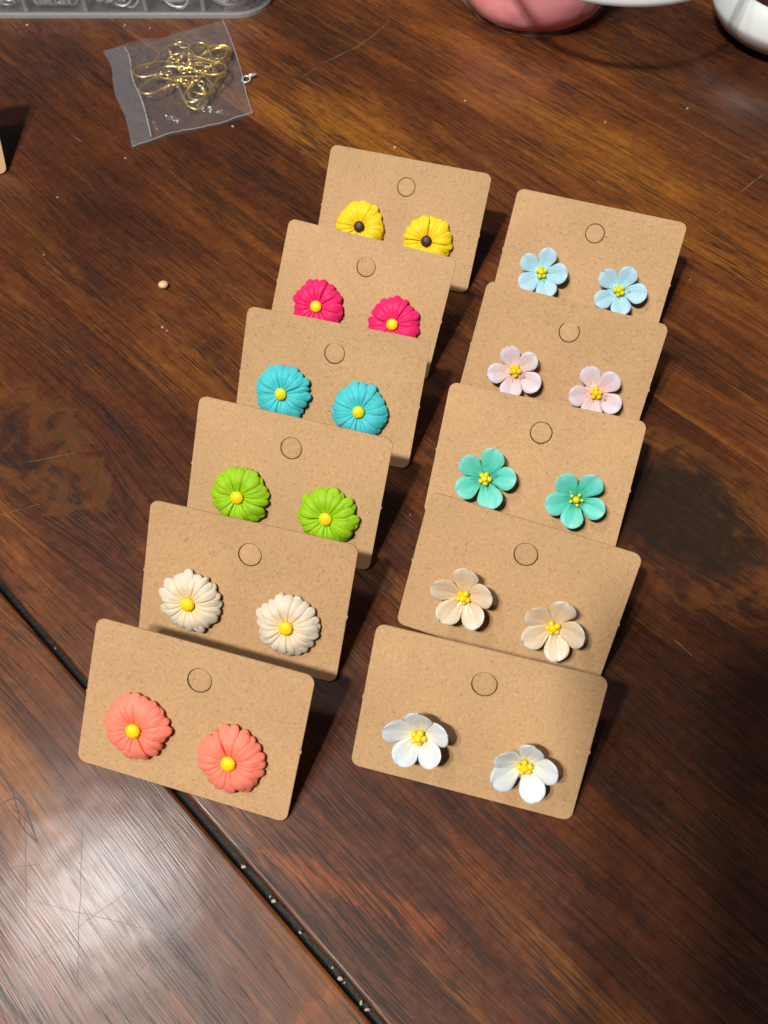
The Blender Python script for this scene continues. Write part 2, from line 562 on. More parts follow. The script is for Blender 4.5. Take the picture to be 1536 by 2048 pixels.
def card_mesh():
    bm = bmesh.new()
    def loop(pts):
        vs = [bm.verts.new((x, y, 0)) for x, y in pts]
        return [bm.edges.new((vs[i], vs[(i + 1) % len(vs)])) for i in range(len(vs))]
    es = loop(rounded_outline())
    es += loop([(HOLE[0] + HOLE[2] * math.cos(2 * math.pi * k / 40), HOLE[1] + HOLE[2] * math.sin(2 * math.pi * k / 40)) for k in range(40)])
    bmesh.ops.triangle_fill(bm, use_beauty=True, edges=es)
    bmesh.ops.recalc_face_normals(bm, faces=bm.faces)
    for f in bm.faces:
        if f.normal.z < 0:
            f.normal_flip()
    ret = bmesh.ops.extrude_face_region(bm, geom=bm.faces[:])
    for e in ret['geom']:
        if isinstance(e, bmesh.types.BMVert):
            e.co.z -= CT
    # extruded faces are the back; fix normals
    bmesh.ops.recalc_face_normals(bm, faces=bm.faces)
    for v in bm.verts:
        v.co *= CM
    me = bpy.data.meshes.new("earring_card")
    bm.to_mesh(me); bm.free()
    me.materials.append(M_KRAFT)
    return me
def disc_mesh():
    r = HOLE[2]
    prof = [(0.0, -CT), (r - 0.022, -CT), (r - 0.024, -0.014), (r - 0.040, -0.003), (r - 0.060, -0.007), (r - 0.072, -0.0015), (0.0, 0.0)]
    vs, fs = [], []
    seg = 40
    vs.append((HOLE[0], HOLE[1], prof[0][1])); vs.append((HOLE[0], HOLE[1], prof[-1][1]))
    mid = prof[1:-1]; n = len(mid)
    for k in range(seg):
        a = 2 * math.pi * k / seg
        for rr, z in mid:
            vs.append((HOLE[0] + rr * math.cos(a), HOLE[1] + rr * math.sin(a), z))
    for k in range(seg):
        k2 = (k + 1) % seg
        b, b2 = 2 + k * n, 2 + k2 * n
        fs.append((0, b2, b))
        for i in range(n - 1):
            fs.append((b + i, b2 + i, b2 + i + 1, b + i + 1))
        fs.append((b + n - 1, b2 + n - 1, 1))
    me = bpy.data.meshes.new("punch_disc")
    me.from_pydata([tuple(c * CM for c in v) for v in vs], [], fs)
    me.materials.append(M_KRAFT)
    return me
ME_CARD, ME_DISC = card_mesh(), disc_mesh()
def card_matrix(x, y, yaw, lean):
    ya, le = R(yaw), R(lean)
    wd = Vector((math.cos(ya), math.sin(ya), 0))
    hd = Vector((-math.sin(ya) * math.sin(le), math.cos(ya) * math.sin(le), math.cos(le)))
    nz = wd.cross(hd)
    M = Matrix((wd, hd, nz)).transposed().to_4x4()
    M.translation = Vector((x * CM, y * CM, CT * math.sin(le) * CM + 0.00002))
    return M
def card(x, y, yaw, lean, label):
    o = link("earring_card", ME_CARD)
    o.matrix_world = card_matrix(x, y, yaw, lean)
    d = link("punch_disc", ME_DISC, None, o)
    d.location.z = -random.uniform(0.003, 0.010) * CM
    tag(o, label, "earring card", "kraft earring cards standing in two rows")
    return o

# ------------------------------------------------------------------ flowers
def petal_mesh(name, r0, r1, wmax, zfun, mat, wfun, thick, crown, ribs, NS=12, NT=10, curl=0.0, tilt=0.0, notch=0.0):
    """closed petal shell; x runs outwards, z away from the card"""
    def top(s, t):
        w = wmax * wfun(s)
        x = r0 + (r1 - r0) * s - notch * (1 - abs(t)) * 0
        y = w * t
        z = zfun(s) + crown(s, t) + ribs(s, t)
        return Vector((x, y + curl * s * s, z + tilt * t * s))
    vs, fs = [], []
    for i in range(NS + 1):
        s = i / NS
        s = 1 - (1 - s) ** 1.35
        for j in range(NT + 1):
            t = -1 + 2 * j / NT
            t = math.sin(t * math.pi / 2)
            vs.append(top(s, t))
    n1 = NT + 1
    off = len(vs)
    for i in range(NS + 1):
        s = i / NS
        s = 1 - (1 - s) ** 1.35
        for j in range(n1):
            p = vs[i * n1 + j].copy()
            t = -1 + 2 * j / NT
            sh = 0.93
            p.x = r0 + (p.x - r0) * (0.97 if i else 1)
            p.y *= sh
            p.z -= thick * (0.45 + 0.55 * (1 - t * t)) * (1 - 0.35 * s)
            vs.append(p)
    for i in range(NS):
        for j in range(NT):
            a, b, c, d = i * n1 + j, (i + 1) * n1 + j, (i + 1) * n1 + j + 1, i * n1 + j + 1
            fs.append((a, b, c, d))
            fs.append((off + d, off + c, off + b, off + a))
    for i in range(NS):
        a, b = i * n1, (i + 1) * n1
        fs.append((a, off + a, off + b, b))
        a, b = i * n1 + NT, (i + 1) * n1 + NT
        fs.append((a, b, off + b, off + a))
    for j in range(NT):
        a, b = j, j + 1
        fs.append((a, b, off + b, off + a))
        a, b = NS * n1 + j, NS * n1 + j + 1
        fs.append((a, off + a, off + b, b))
    me = bpy.data.meshes.new(name)
    me.from_pydata([tuple(v * CM) for v in vs], [], fs)
    me.polygons.foreach_set('use_smooth', [True] * len(me.polygons))
    me.materials.append(mat)
    return me

def sst(a, b, x):
    t = max(0, min(1, (x - a) / (b - a)))
    return t * t * (3 - 2 * t)

def dome(name, r, z0, z1, mat, parent, jag=0.0, seg=20, rings=6, seed=0):
    vs, fs = [(0, 0, z1)], []
    for i in range(1, rings + 1):
        a = math.pi / 2 * i / rings
        for k in range(seg):
            th = 2 * math.pi * k / seg
            rr = r * math.sin(a)
            z = z0 + (z1 - z0) * math.cos(a)
            j = jag * noise.noise(Vector((rr * math.cos(th) * 30 + seed, rr * math.sin(th) * 30, z * 20)))
            vs.append((rr * math.cos(th) * (1 + j), rr * math.sin(th) * (1 + j), z + j * 0.1))
    for k in range(seg):
        fs.append((0, 1 + k, 1 + (k + 1) % seg))
    for i in range(rings - 1):
        for k in range(seg):
            a, b = 1 + i * seg + k, 1 + i * seg + (k + 1) % seg
            fs.append((a, a + seg, b + seg, b))
    n = len(vs)
    for k in range(seg):
        th = 2 * math.pi * k / seg
        vs.append((r * 0.9 * math.cos(th), r * 0.9 * math.sin(th), z0 - 0.08))
    for k in range(seg):
        a, b = 1 + (rings - 1) * seg + k, 1 + (rings - 1) * seg + (k + 1) % seg
        fs.append((a, n + k, n + (k + 1) % seg, b))
    fs.append(tuple(n + k for k in range(seg))[::-1])
    return mk(name, vs, fs, mat, parent)

def post_parts(root, le, hpos):
    """straight steel post through the card with a push-on back; its end props the card up"""
    L = hpos * math.cos(R(le)) / math.sin(R(le)) - 0.06
    L = max(0.7, min(L, 1.25))
    tube("post", [(0, 0, 0.08), (0, 0, -L)], 0.035, M_STEEL, root, 8)
    v, f = lathe_data([(0.036, -0.07), (0.20, -0.07), (0.22, -0.10), (0.20, -0.13), (0.10, -0.17), (0.10, -0.30), (0.036, -0.31)], 16)
    mk("post_back", v, f, M_STEEL, root)

DAISY_SETS = {}
def daisy_set(mat, seed):
    rg = random.Random(seed)
    def wf(s):
        a = 0.20 + 0.80 * sst(0, 0.80, s)
        b = math.sqrt(max(0.0, 1 - (max(0, s - 0.84) / 0.162) ** 2))
        return a * b
    tops, lows = [], []
    for k in range(5):
        w = (0.098, 0.128, 0.108, 0.138, 0.088)[k]
        hgt = rg.uniform(0.37, 0.42)
        zf = lambda s, hgt=hgt: 0.27 + (hgt - 0.27) * math.sin(min(1, s / 0.62) * math.pi / 2) - 0.20 * max(0, (s - 0.45) / 0.55) ** 2.2
        cr = lambda s, t: -0.058 * abs(t) ** 2.2 * (0.7 + 0.3 * s)
        ph = rg.uniform(-0.5, 0.5)
        rb = lambda s, t, ph=ph: (-0.024 * math.exp(-((t - ph * .3) / 0.2) ** 2)) * (1 - 0.3 * s)
        tops.append(petal_mesh("petal", 0.06, 0.715 + 0.013 * k, w, zf, mat, wf, 0.15, cr, rb, curl=rg.uniform(-0.03, 0.03), tilt=rg.uniform(-0.02, 0.04)))
    for k in range(3):
        w = (0.105, 0.13, 0.12)[k]
        zf = lambda s: 0.22 + 0.10 * math.sin(min(1, s / 0.6) * math.pi / 2) - 0.17 * max(0, (s - 0.5) / 0.5) ** 2
        cr = lambda s, t: -0.04 * t * t
        rb = lambda s, t: -0.02 * math.exp(-(t / 0.25) ** 2)
        lows.append(petal_mesh("petal", 0.08, 0.74 + 0.025 * k, w, zf, mat, wf, 0.14, cr, rb, curl=rg.uniform(-0.04, 0.04)))
    return tops, lows

def daisy(cm, px, py, lean, mat, cmat, seed, label, group, size=1.0, name="daisy_earring"):
    if mat.name not in DAISY_SETS:
        DAISY_SETS[mat.name] = daisy_set(mat, seed)
    tops, lows = DAISY_SETS[mat.name]
    rg = random.Random(seed * 31 + 5)
    root = empty(name, cm @ Matrix.Translation((px * CM, py * CM, 0)))
    tag(root, label, "earring", group)
    head = dome("flower_head", 0.60 * size, 0.10, 0.25, mat, root, 0.05, 24, 4)
    n = 19
    a = rg.uniform(0, 6.28)
    for i in range(n):
        o = link("petal", tops[rg.randrange(5)], None, head)
        an = a + 2 * math.pi * (i + rg.uniform(-0.16, 0.16)) / n
        s = rg.uniform(0.96, 1.03) * size
        o.rotation_euler = (0, rg.uniform(-0.03, 0.05), an)
        o.scale = (s, s * rg.uniform(0.9, 1.15), size)
        o.location.z = rg.uniform(-0.03, 0.015) * CM
    for i in range(n + 1):
        o = link("petal", lows[rg.randrange(3)], None, head)
        an = a + 2 * math.pi * (i + 0.5 + rg.uniform(-0.2, 0.2)) / (n + 1)
        s = rg.uniform(0.95, 1.06) * size
        o.rotation_euler = (0, rg.uniform(-0.03, 0.05), an)
        o.scale = (s, s, size)
    dome("flower_centre", 0.168 * size, 0.345, 0.43, cmat, head, 0.05, 20, 6, seed)
    post_parts(root, lean, py)
    return root

BLOSSOM_SETS = {}
def blossom_set(mat, cup, seed, wide):
    rg = random.Random(seed)
    lift = max(0.0, cup - 0.2) * 0.5
    def wf(s):
        a = 0.26 + 0.74 * sst(0.0, 0.66, s)
        b = math.sqrt(max(0.0, 1 - (max(0, s - 0.62) / 0.382) ** 2))
        return a * b
    out = []
    for k in range(3):
        zf = lambda s: 0.30 + lift + cup * (s ** 1.25) - 0.05 * max(0, (s - 0.7) / 0.3) ** 2
        cr = lambda s, t: 0.06 * t * t * s - 0.045 * max(0, abs(t) - 0.72) / 0.28 * sst(0.1, 0.5, s)
        ph = rg.uniform(-0.15, 0.15)
        def rb(s, t, ph=ph):
            f = (1 - sst(0.35, 0.85, s))
            return -0.022 * math.exp(-((t - ph) / 0.3) ** 2) * (1 - sst(0.7, 1.0, s)) + f * (-0.055 * math.exp(-((t - ph) / 0.15) ** 2) - 0.042 * math.exp(-((t - 0.55 - ph) / 0.14) ** 2) - 0.042 * math.exp(-((t + 0.52 - ph) / 0.14) ** 2))
        out.append(petal_mesh("petal", 0.03, 0.745 + 0.02 * k, wide + 0.012 * k, zf, mat, wf, 0.10, cr, rb, 14, 14, rg.uniform(-.02, .02), rg.uniform(-.03, .03)))
    return out

def blossom(cm, px, py, lean, mat, smat, base_ang, cup, seed, label, group, wide=0.235, size=1.0, loose=False):
    if mat.name not in BLOSSOM_SETS:
        BLOSSOM_SETS[mat.name] = blossom_set(mat, cup, seed, wide)
    ps = BLOSSOM_SETS[mat.name]
    rg = random.Random(seed * 17 + int(base_ang))
    root = empty("blossom_earring", cm @ Matrix.Translation((px * CM, py * CM, 0)))
    tag(root, label, "earring", group)
    v, f = lathe_data([(0.0, 0.02), (0.22, 0.02), (0.27, 0.12), (0.34, 0.24 + cup * 0.35), (0.18, 0.26 + cup * 0.3), (0.0, 0.27 + cup * 0.25)], 20)
    head = mk("flower_head", v, f, mat, root)
    for i in range(5):
        o = link("petal", ps[rg.randrange(3)], None, head)
        s = rg.uniform(0.96, 1.04) * size
        o.rotation_euler = (rg.uniform(-.06, .06), rg.uniform(-0.06, 0.05), R(base_ang + 72 * i + rg.uniform(-4, 4)))
        o.scale = (s, s * rg.uniform(0.95, 1.06), size)
    # cluster of little bead-like stamens
    lift = max(0.0, cup - 0.2) * 0.5
    def bead(x, y, z, r, dr=(0, 0, 1)):
        vs, fs = lathe_data([(0.0, -r)] + [(r * math.sin(a), -r * math.cos(a) * 1.1) for a in (0.5, 1.0, 1.57, 2.1, 2.65)] + [(0.0, r * 1.1)], 10)
        o = mk("stamen", vs, fs, smat, head)
        o.location = (x * CM, y * CM, (z + lift) * CM)
        o.rotation_euler = (rg.uniform(-.3, .3), rg.uniform(-.3, .3), 0)
    bead(0, 0, 0.44, 0.095)
    a0 = rg.uniform(0, 6)
    for k in range(5):
        a = a0 + 2 * math.pi * k / 5 + rg.uniform(-.2, .2)
        rr = (0.14 if loose else 0.115)
        bead(rr * math.cos(a), rr * math.sin(a), 0.40 + rg.uniform(-.01, .02), 0.046 if loose else rg.uniform(0.062, 0.080))
    post_parts(root, lean, py)
    return root

# colour, card pose, flower spots on the card (cm)
M_CORAL = clay("coral_clay", s2l(248, 132, 112), inner=s2l(248, 116, 86))
M_CREAM = clay("cream_clay", s2l(220, 205, 180), inner=s2l(226, 200, 150), tip=s2l(214, 204, 188), sss=0.3)
M_GREEN = clay("lime_green_clay", s2l(146, 196, 22))
M_CYAN = clay("cyan_clay", s2l(70, 194, 204))
M_PINK = clay("hot_pink_clay", s2l(236, 34, 108))
M_YELLOW = clay("yellow_clay", s2l(246, 212, 38), inner=s2l(244, 196, 20))
M_LBLUE = clay("pale_blue_clay", s2l(164, 208, 226), inner=s2l(150, 212, 222), tip=s2l(178, 212, 232), rough=0.48, sss=0.3)
M_PWHITE = clay("blush_white_clay", s2l(212, 192, 194), inner=s2l(218, 172, 158), tip=s2l(208, 204, 218), rough=0.46, sss=0.4)
M_TEAL = clay("sea_green_clay", s2l(88, 200, 182), inner=s2l(36, 146, 122), tip=s2l(122, 210, 200), rough=0.48, sss=0.25)
M_TAN = clay("sheer_beige_clay", s2l(214, 194, 164), inner=s2l(206, 176, 130), tip=s2l(216, 204, 184), rough=0.38, sss=0.45, coat=0.25)
M_WHITE = clay("white_clay", s2l(209, 215, 217), inner=s2l(224, 216, 158), tip=s2l(206, 215, 222), rough=0.42, sss=0.3, coat=0.12)

LEFT = [  # name, x, y, yaw, lean, flowers, petals, centre, ordinal words
    ("yellow", 0.142, 20.287, -16.0, 43.95, [(-1.13, 1.29), (1.0, 1.26)], M_YELLOW, M_CENTRE_DK, "yellow daisy", "rearmost of the left row"),
    ("hot pink", -1.144, 16.970, -18.93, 44.93, [(-1.09, 1.29), (1.21, 1.34)], M_PINK, M_CENTRE, "hot pink daisy", "second from the back, left row"),
    ("cyan", -1.782, 13.750, -14.12, 43.14, [(-1.20, 1.39), (0.97, 1.33)], M_CYAN, M_CENTRE_LIME, "turquoise daisy", "third from the back, left row"),
    ("green", -2.795, 10.730, -15.55, 41.51, [(-1.09, 1.21), (1.24, 1.21)], M_GREEN, M_CENTRE, "lime green daisy", "third from the front, left row"),
    ("cream", -3.574, 7.719, -14.18, 43.09, [(-1.22, 1.25), (1.19, 1.24)], M_CREAM, M_CENTRE, "cream daisy", "second from the front, left row"),
    ("coral", -4.548, 4.607, -15.87, 47.75, [(-1.16, 1.28), (1.07, 1.17)], M_CORAL, M_CENTRE, "coral daisy", "front of the left row"),
]
RIGHT = [  # + base angles, cup depth, wide, loose
    ("pale blue", 5.578, 18.329, -17.69, 48.2, [(-1.18, 1.25), (1.13, 1.24)], M_LBLUE, M_STAMEN_LIME, "pale blue blossom", "rearmost of the right row", (82, 77), 0.19, 0.285, False),
    ("blush", 4.371, 14.541, -19.16, 48.24, [(-1.09, 1.31), (1.18, 1.30)], M_PWHITE, M_STAMEN, "blush white blossom", "second from the back, right row", (54, 54), 0.19, 0.285, False),
    ("sea green", 3.452, 11.135, -14.81, 48.02, [(-1.11, 1.30), (1.23, 1.28)], M_TEAL, M_STAMEN_LIME, "sea green blossom", "middle of the right row", (79, 57), 0.24, 0.285, True),
    ("beige", 2.651, 7.802, -19.75, 41.8, [(-1.06, 1.39), (1.10, 1.35)], M_TAN, M_STAMEN, "sheer beige blossom", "second from the front, right row", (100, 9), 0.36, 0.295, False),
    ("white", 1.664, 4.573, -14.39, 44.39, [(-1.11, 1.36), (1.21, 1.29)], M_WHITE, M_STAMEN, "white blossom", "front of the right row", (100, 8), 0.44, 0.300, False),
]
sd = 3
for nm, x, y, yaw, lean, fl, mp, mc, what, where in LEFT:
    card(x, y, yaw, lean, "kraft card with two %s earrings, %s" % (what, where))
    M = card_matrix(x, y, yaw, lean)
    for i, (fx, fy) in enumerate(fl):
        sd += 1
        cc = "brown-centred" if nm == "yellow" else "yellow-centred"
        daisy(M, fx, fy, lean, mp, mc, sd, "%s %s stud earring, the %s one of its pair on its kraft card" % (cc, what, ("left", "right")[i]), "daisy stud earrings")
for nm, x, y, yaw, lean, fl, mp, mc, what, where, ang, cup, wide, loose in RIGHT:
    card(x, y, yaw, lean, "kraft card with two %s earrings, %s" % (what, where))
    M = card_matrix(x, y, yaw, lean)
    for i, (fx, fy) in enumerate(fl):
        sd += 1
        blossom(M, fx, fy, lean, mp, mc, ang[i], cup, sd, "five-petalled %s stud earring, the %s one of its pair on its kraft card" % (what, ("left", "right")[i]), "blossom stud earrings", wide, 0.93 if nm == "white" else 1.0, loose and i == 1)

# card cut off by the left edge of the picture
ca = math.cos(R(10)); sa = math.sin(R(10))
card(-12.79 - 2.5 * ca, 25.13 - 2.5 * sa, 10, 45, "kraft card at the left edge of the picture, only its right edge showing")

# ------------------------------------------------------------------ plastic organiser box with rings
M_BOX = film("clear_box_plastic", 0.06, 0.06, 0.0, (0.96, 0.97, 0.98), (0.88, 0.92, 0.96), 1.5, 1.6)
M_BOXEDGE = film("box_edge_plastic", 0.45, 0.08, 0.0, (0.9, 0.94, 0.97), (0.86, 0.9, 0.95), 1.5, 2.0)
bx0, bx1, by0, by1, bh, br = -24.0, -4.35, 34.12, 43.0, 2.3, 1.5
box = empty("organiser_box", loc=(bx1 * CM, by0 * CM, 0))
tag(box, "clear plastic compartment box of silver rings at the top left", "storage box")
def box_outline(ins):
    r = br - ins
    pts = []
    for cx, cy, a0 in ((bx1 - br, by0 + br, -90), (bx1 - br, by1 - br, 0), (bx0 + br, by1 - br, 90), (bx0 + br, by0 + br, 180)):
        for k in range(9):
            a = R(a0 + 90 * k / 8)
            pts.append((cx + r * math.cos(a) - bx1, cy + r * math.sin(a) - by0))
    return pts
def ring_wall(name, ins_o, ins_i, z0, z1, mat, flare=0.0):
    o, i = box_outline(ins_o), box_outline(ins_i)
    n = len(o)
    o2, i2 = box_outline(ins_o - flare), box_outline(ins_i - flare)
    vs = [(x, y, z0) for x, y in o] + [(x, y, z1) for x, y in o2] + [(x, y, z0) for x, y in i] + [(x, y, z1) for x, y in i2]
    fs = []
    for k in range(n):
        j = (k + 1) % n
        fs += [(k, j, n + j, n + k), (2 * n + j, 2 * n + k, 3 * n + k, 3 * n + j), (n + k, n + j, 3 * n + j, 3 * n + k), (j, k, 2 * n + k, 2 * n + j)]
    return mk(name, vs, fs, mat, box, False)
ring_wall("box_wall", 0.10, 0.22, 0.16, 2.1, M_BOX, 0.10)
ring_wall("bottom_rim", 0.06, 0.24, 0.0, 0.15, M_BOXEDGE)
ring_wall("top_rim", -0.08, 0.14, 2.1, 2.28, M_BOXEDGE)
fl_o = box_outline(0.25)
mk("box_floor", [(x, y, 0.10) for x, y in fl_o] + [(x, y, 0.16) for x, y in fl_o],
   [tuple(range(36))[::-1], tuple(range(36, 72))] + [(k, (k + 1) % 36, 36 + (k + 1) % 36, 36 + k) for k in range(36)], M_BOX, box, False)
def boxpart(name, x0, x1, y0, y1, z0, z1, mat, parent):
    vs = [(x, y, z) for x in (x0, x1) for y in (y0, y1) for z in (z0, z1)]
    fs = [(0, 1, 3, 2), (4, 6, 7, 5), (0, 4, 5, 1), (2, 3, 7, 6), (0, 2, 6, 4), (1, 5, 7, 3)]
    return mk(name, vs, fs, mat, parent, False)
DIV = [-21.0, -18.66, -16.33, -13.98, -11.65, -9.29, -7.05]
for dx in DIV:
    boxpart("divider", dx - bx1 - 0.07, dx - bx1 + 0.07, 0.26, by1 - by0 - 0.26, 0.165, 1.95, M_BOXEDGE, box)
boxpart("divider", -19.2, -0.3, 4.2, 4.32, 0.165, 1.95, M_BOXEDGE, box)

def ring_me(R0, r0, seg=28, cs=7, squash=1.0):
    vs, fs = [], []
    for k in range(seg):
        a = 2 * math.pi * k / seg
        for j in range(cs):
            b = 2 * math.pi * j / cs
            rr = R0 + r0 * math.cos(b)
            vs.append((rr * math.cos(a) * CM, rr * math.sin(a) * squash * CM, r0 * math.sin(b) * CM))
    for k in range(seg):
        for j in range(cs):
            k2, j2 = (k + 1) % seg, (j + 1) % cs
            fs.append((k * cs + j, k2 * cs + j, k2 * cs + j2, k * cs + j2))
    me = bpy.data.meshes.new("jump_ring")
    me.from_pydata(vs, [], fs)
    me.polygons.foreach_set('use_smooth', [True] * len(me.polygons))
    me.materials.append(M_SILVER)
    return me
RINGS = [  # compartment, ring radius, wire, count, wording
    (-16.33, -13.98, 0.24, 0.035, 26, "small silver jump ring in the leftmost visible compartment of the clear box"),
    (-13.98, -11.65, 0.30, 0.040, 34, "silver jump ring packed in the second visible compartment of the clear box"),
    (-11.65, -9.29, 0.40, 0.045, 22, "medium silver jump ring in the third visible compartment of the clear box"),
    (-9.29, -7.05, 0.62, 0.050, 13, "large silver jump ring in the fourth visible compartment of the clear box"),
    (-7.05, -4.6, 0.78, 0.055, 9, "largest silver ring in the rounded end compartment of the clear box"),
]
rg = random.Random(11)
for x0, x1, rr, wr, cnt, lab in RINGS:
    me = ring_me(rr, wr)
    for k in range(cnt):
        o = link("jump_ring", me)
        m = rr + 0.12
        xx = rg.uniform(x0 + m, x1 - m - (0.3 if x1 > -5 else 0))
        tl = R(rg.uniform(5, 75))
        yy = by0 + 0.34 + rr * math.cos(tl) + rg.random() ** 2 * 1.3
        o.location = (xx * CM, yy * CM, (0.22 + rr * math.sin(tl) + rg.random() ** 2 * 0.35) * CM)
        o.rotation_euler = (-tl if rg.random() < 0.5 else tl, rg.gauss(0, 0.3), rg.gauss(0, 0.4))
        if x0 == -13.98 and k < 20:
            o.rotation_euler = (R(84) + rg.gauss(0, 0.06), 0, R(78) + rg.gauss(0, .12))
            o.location = ((x0 + 0.42 + k * 0.075) * CM, (by0 + 0.36 + rr) * CM, (0.22 + rr) * CM)
        tag(o, lab, "jump ring", "silver rings in the box")

# ------------------------------------------------------------------ zip bag of gold ear hooks
M_BAG = film("bag_film", 0.042, 0.06, 1.0, (0.97, 0.97, 0.98), (0.80, 0.82, 0.86), 1.5, 1.5)
M_ZIP = film("zip_ridge_film", 0.35, 0.12, 0.3, (0.9, 0.92, 0.95), (0.9, 0.92, 0.95), 1.5, 1.3)
M_SEAL = film("bag_seal_film", 0.07, 0.12, 0.6, (0.92, 0.93, 0.95), (0.78, 0.82, 0.9), 1.5, 1.3)
bagroot = empty("zip_bag", loc=(-7.55 * CM, 30.0 * CM, 0))
tag(bagroot, "small clear zip bag of gold ear hooks lying on the table", "plastic bag")
# outline: four sides, each a small chain of points
TL, TR_, BR_, BL_ = (-10.58, 31.80), (-6.26, 33.94), (-4.66, 28.17), (-8.70, 26.32)
topE = [(-10.58, 31.80), (-10.2, 32.15), (-8.4, 32.82), (-7.1, 33.5), (-6.26, 33.94)]
botE = [(-8.70, 26.32), (-8.2, 26.62), (-7.5, 27.01), (-5.98, 27.56), (-4.66, 28.17)]
lefE = [(-10.58, 31.8), (-10.12, 30.88), (-9.78, 29.39), (-9.18, 27.97), (-8.7, 26.32)]
rigE = [(-6.26, 33.94), (-5.72, 32.3), (-5.30, 30.8), (-5.02, 29.5), (-4.66, 28.17)]
def ev(pts, t):
    s = smooth_path([(x, y, 0) for x, y in pts], 10)
    ls = [(b_ - a_).length for a_, b_ in zip(s, s[1:])]
    f = t * sum(ls)
    for i, l in enumerate(ls):
        if f <= l or i == len(ls) - 1:
            return s[i].lerp(s[i + 1], min(1.0, f / l))
        f -= l
NB = 84
def coons(a, b):
    t, bo, l, r = ev(topE, a), ev(botE, a), ev(lefE, b), ev(rigE, b)
    c00, c10, c01, c11 = Vector((*TL, 0)), Vector((*TR_, 0)), Vector((*BL_, 0)), Vector((*BR_, 0))
    return t * (1 - b) + bo * b + l * (1 - a) + r * a - (c00 * (1 - a) * (1 - b) + c10 * a * (1 - b) + c01 * (1 - a) * b + c11 * a * b)
def bag_h(a, b):
    ed = min(1, min(a - 0.0, 1 - a, b, 1 - b) / 0.16)
    ed = max(0, ed) ** 0.8
    pil = math.exp(-((a - 0.55) / 0.30) ** 2 - ((b - 0.52) / 0.30) ** 2)
    q = Vector((a * 3.2, b * 3.2, 1.7))
    rid = 1 - abs(noise.noise(q * 1.1)) * 2.2
    rid2 = 1 - abs(noise.noise(q * 2.4 + Vector((5, 3, 1)))) * 2.2
    rid3 = 1 - abs(noise.noise(q * 4.6 + Vector((2, 8, 4)))) * 2.4
    w = 0.11 * max(0, rid) ** 4 + 0.07 * max(0, rid2) ** 4 + 0.035 * max(0, rid3) ** 3 + 0.05 * noise.noise(q * 3.5)
    edge_w = 0.10 * (0.5 + noise.noise(Vector((a * 5, b * 5, 9.1))))
    return 0.05 + ed * (0.62 * pil + 0.10) + w * (0.35 + 0.65 * ed) + edge_w * (1 - ed)
def sheet(name, hf, mat, a0=0.0, a1=1.0, parent=bagroot, n=NB, m=NB):
    vs, fs = [], []
    for i in range(n + 1):
        for j in range(m + 1):
            a, b = a0 + (a1 - a0) * i / n, j / m
            p = coons(a, b)
            vs.append((p.x + 7.55, p.y - 30.0, max(0.015, hf(a, b))))
    for i in range(n):
        for j in range(m):
            k = i * (m + 1) + j
            fs.append((k, k + m + 1, k + m + 2, k + 1))
    return mk(name, vs, fs, mat, parent)
sheet("top_film", bag_h, M_BAG)
sheet("bottom_film", lambda a, b: 0.02 + 0.02 * (noise.noise(Vector((a * 4, b * 4, 3))) + 0.5), M_BAG)
sheet("zip_strip", lambda a, b: bag_h(a, b) + 0.022, M_SEAL, 0.0, 0.165, n=10)
# the pressed zip line
tube("zip_line", [(coons(0.168, t).x + 7.55, coons(0.168, t).y - 30.0, bag_h(0.168, t) + 0.03) for t in [k / 40 for k in range(1, 40)]], 0.018, M_ZIP, bagroot, 6)
tube("side_seam", [(coons(t, 0.994).x + 7.55, coons(t, 0.994).y - 30.0, bag_h(t, 0.994) + 0.01) for t in [k / 40 for k in range(41)]], 0.012, M_ZIP, bagroot, 6)
tube("side_seam", [(coons(0.996, t).x + 7.55, coons(0.996, t).y - 30.0, bag_h(0.996, t) + 0.01) for t in [k / 40 for k in range(41)]], 0.012, M_ZIP, bagroot, 6)

# ear hooks
def hook_proto():
    root = empty("ear_hook")
    w = [(0.0, 0.10), (0.0, 0.35), (0.0, 0.62), (0.05, 0.92), (0.24, 1.14), (0.52, 1.16), (0.72, 0.96), (0.78, 0.66), (0.80, 0.2), (0.82, -0.25), (0.90, -0.62)]
    tube("wire", smooth_path([(x, y, 0.02 * math.sin(y * 4)) for x, y in w], 6), 0.036, M_GOLD, root, 7)
    lp = [(0.12 * math.cos(a), -0.02 + 0.12 * math.sin(a), 0.0) for a in [2 * math.pi * k / 14 for k in range(14)]]
    tube("loop", lp, 0.034, M_GOLD, root, 7, closed=True)
    v, f = lathe_data([(0.0, -0.085), (0.05, -0.075), (0.082, -0.03), (0.082, 0.03), (0.05, 0.075), (0.0, 0.085)], 12)
    b = mk("bead", v, f, M_GOLD, root)
    b.location = (0, 0.24 * CM, 0)
    b.rotation_euler = (R(90), 0, 0)
    v, f = [], []
    coil = [(0.062 * math.cos(t), 0.33 + 0.018 * t / 1.0, 0.062 * math.sin(t)) for t in [k * 0.6 for k in range(34)]]
    tube("coil", [(x, 0.34 + (y - 0.33) * 0.75, z) for x, y, z in coil], 0.020, M_GOLD, root, 5)
    return root
hp = hook_proto()
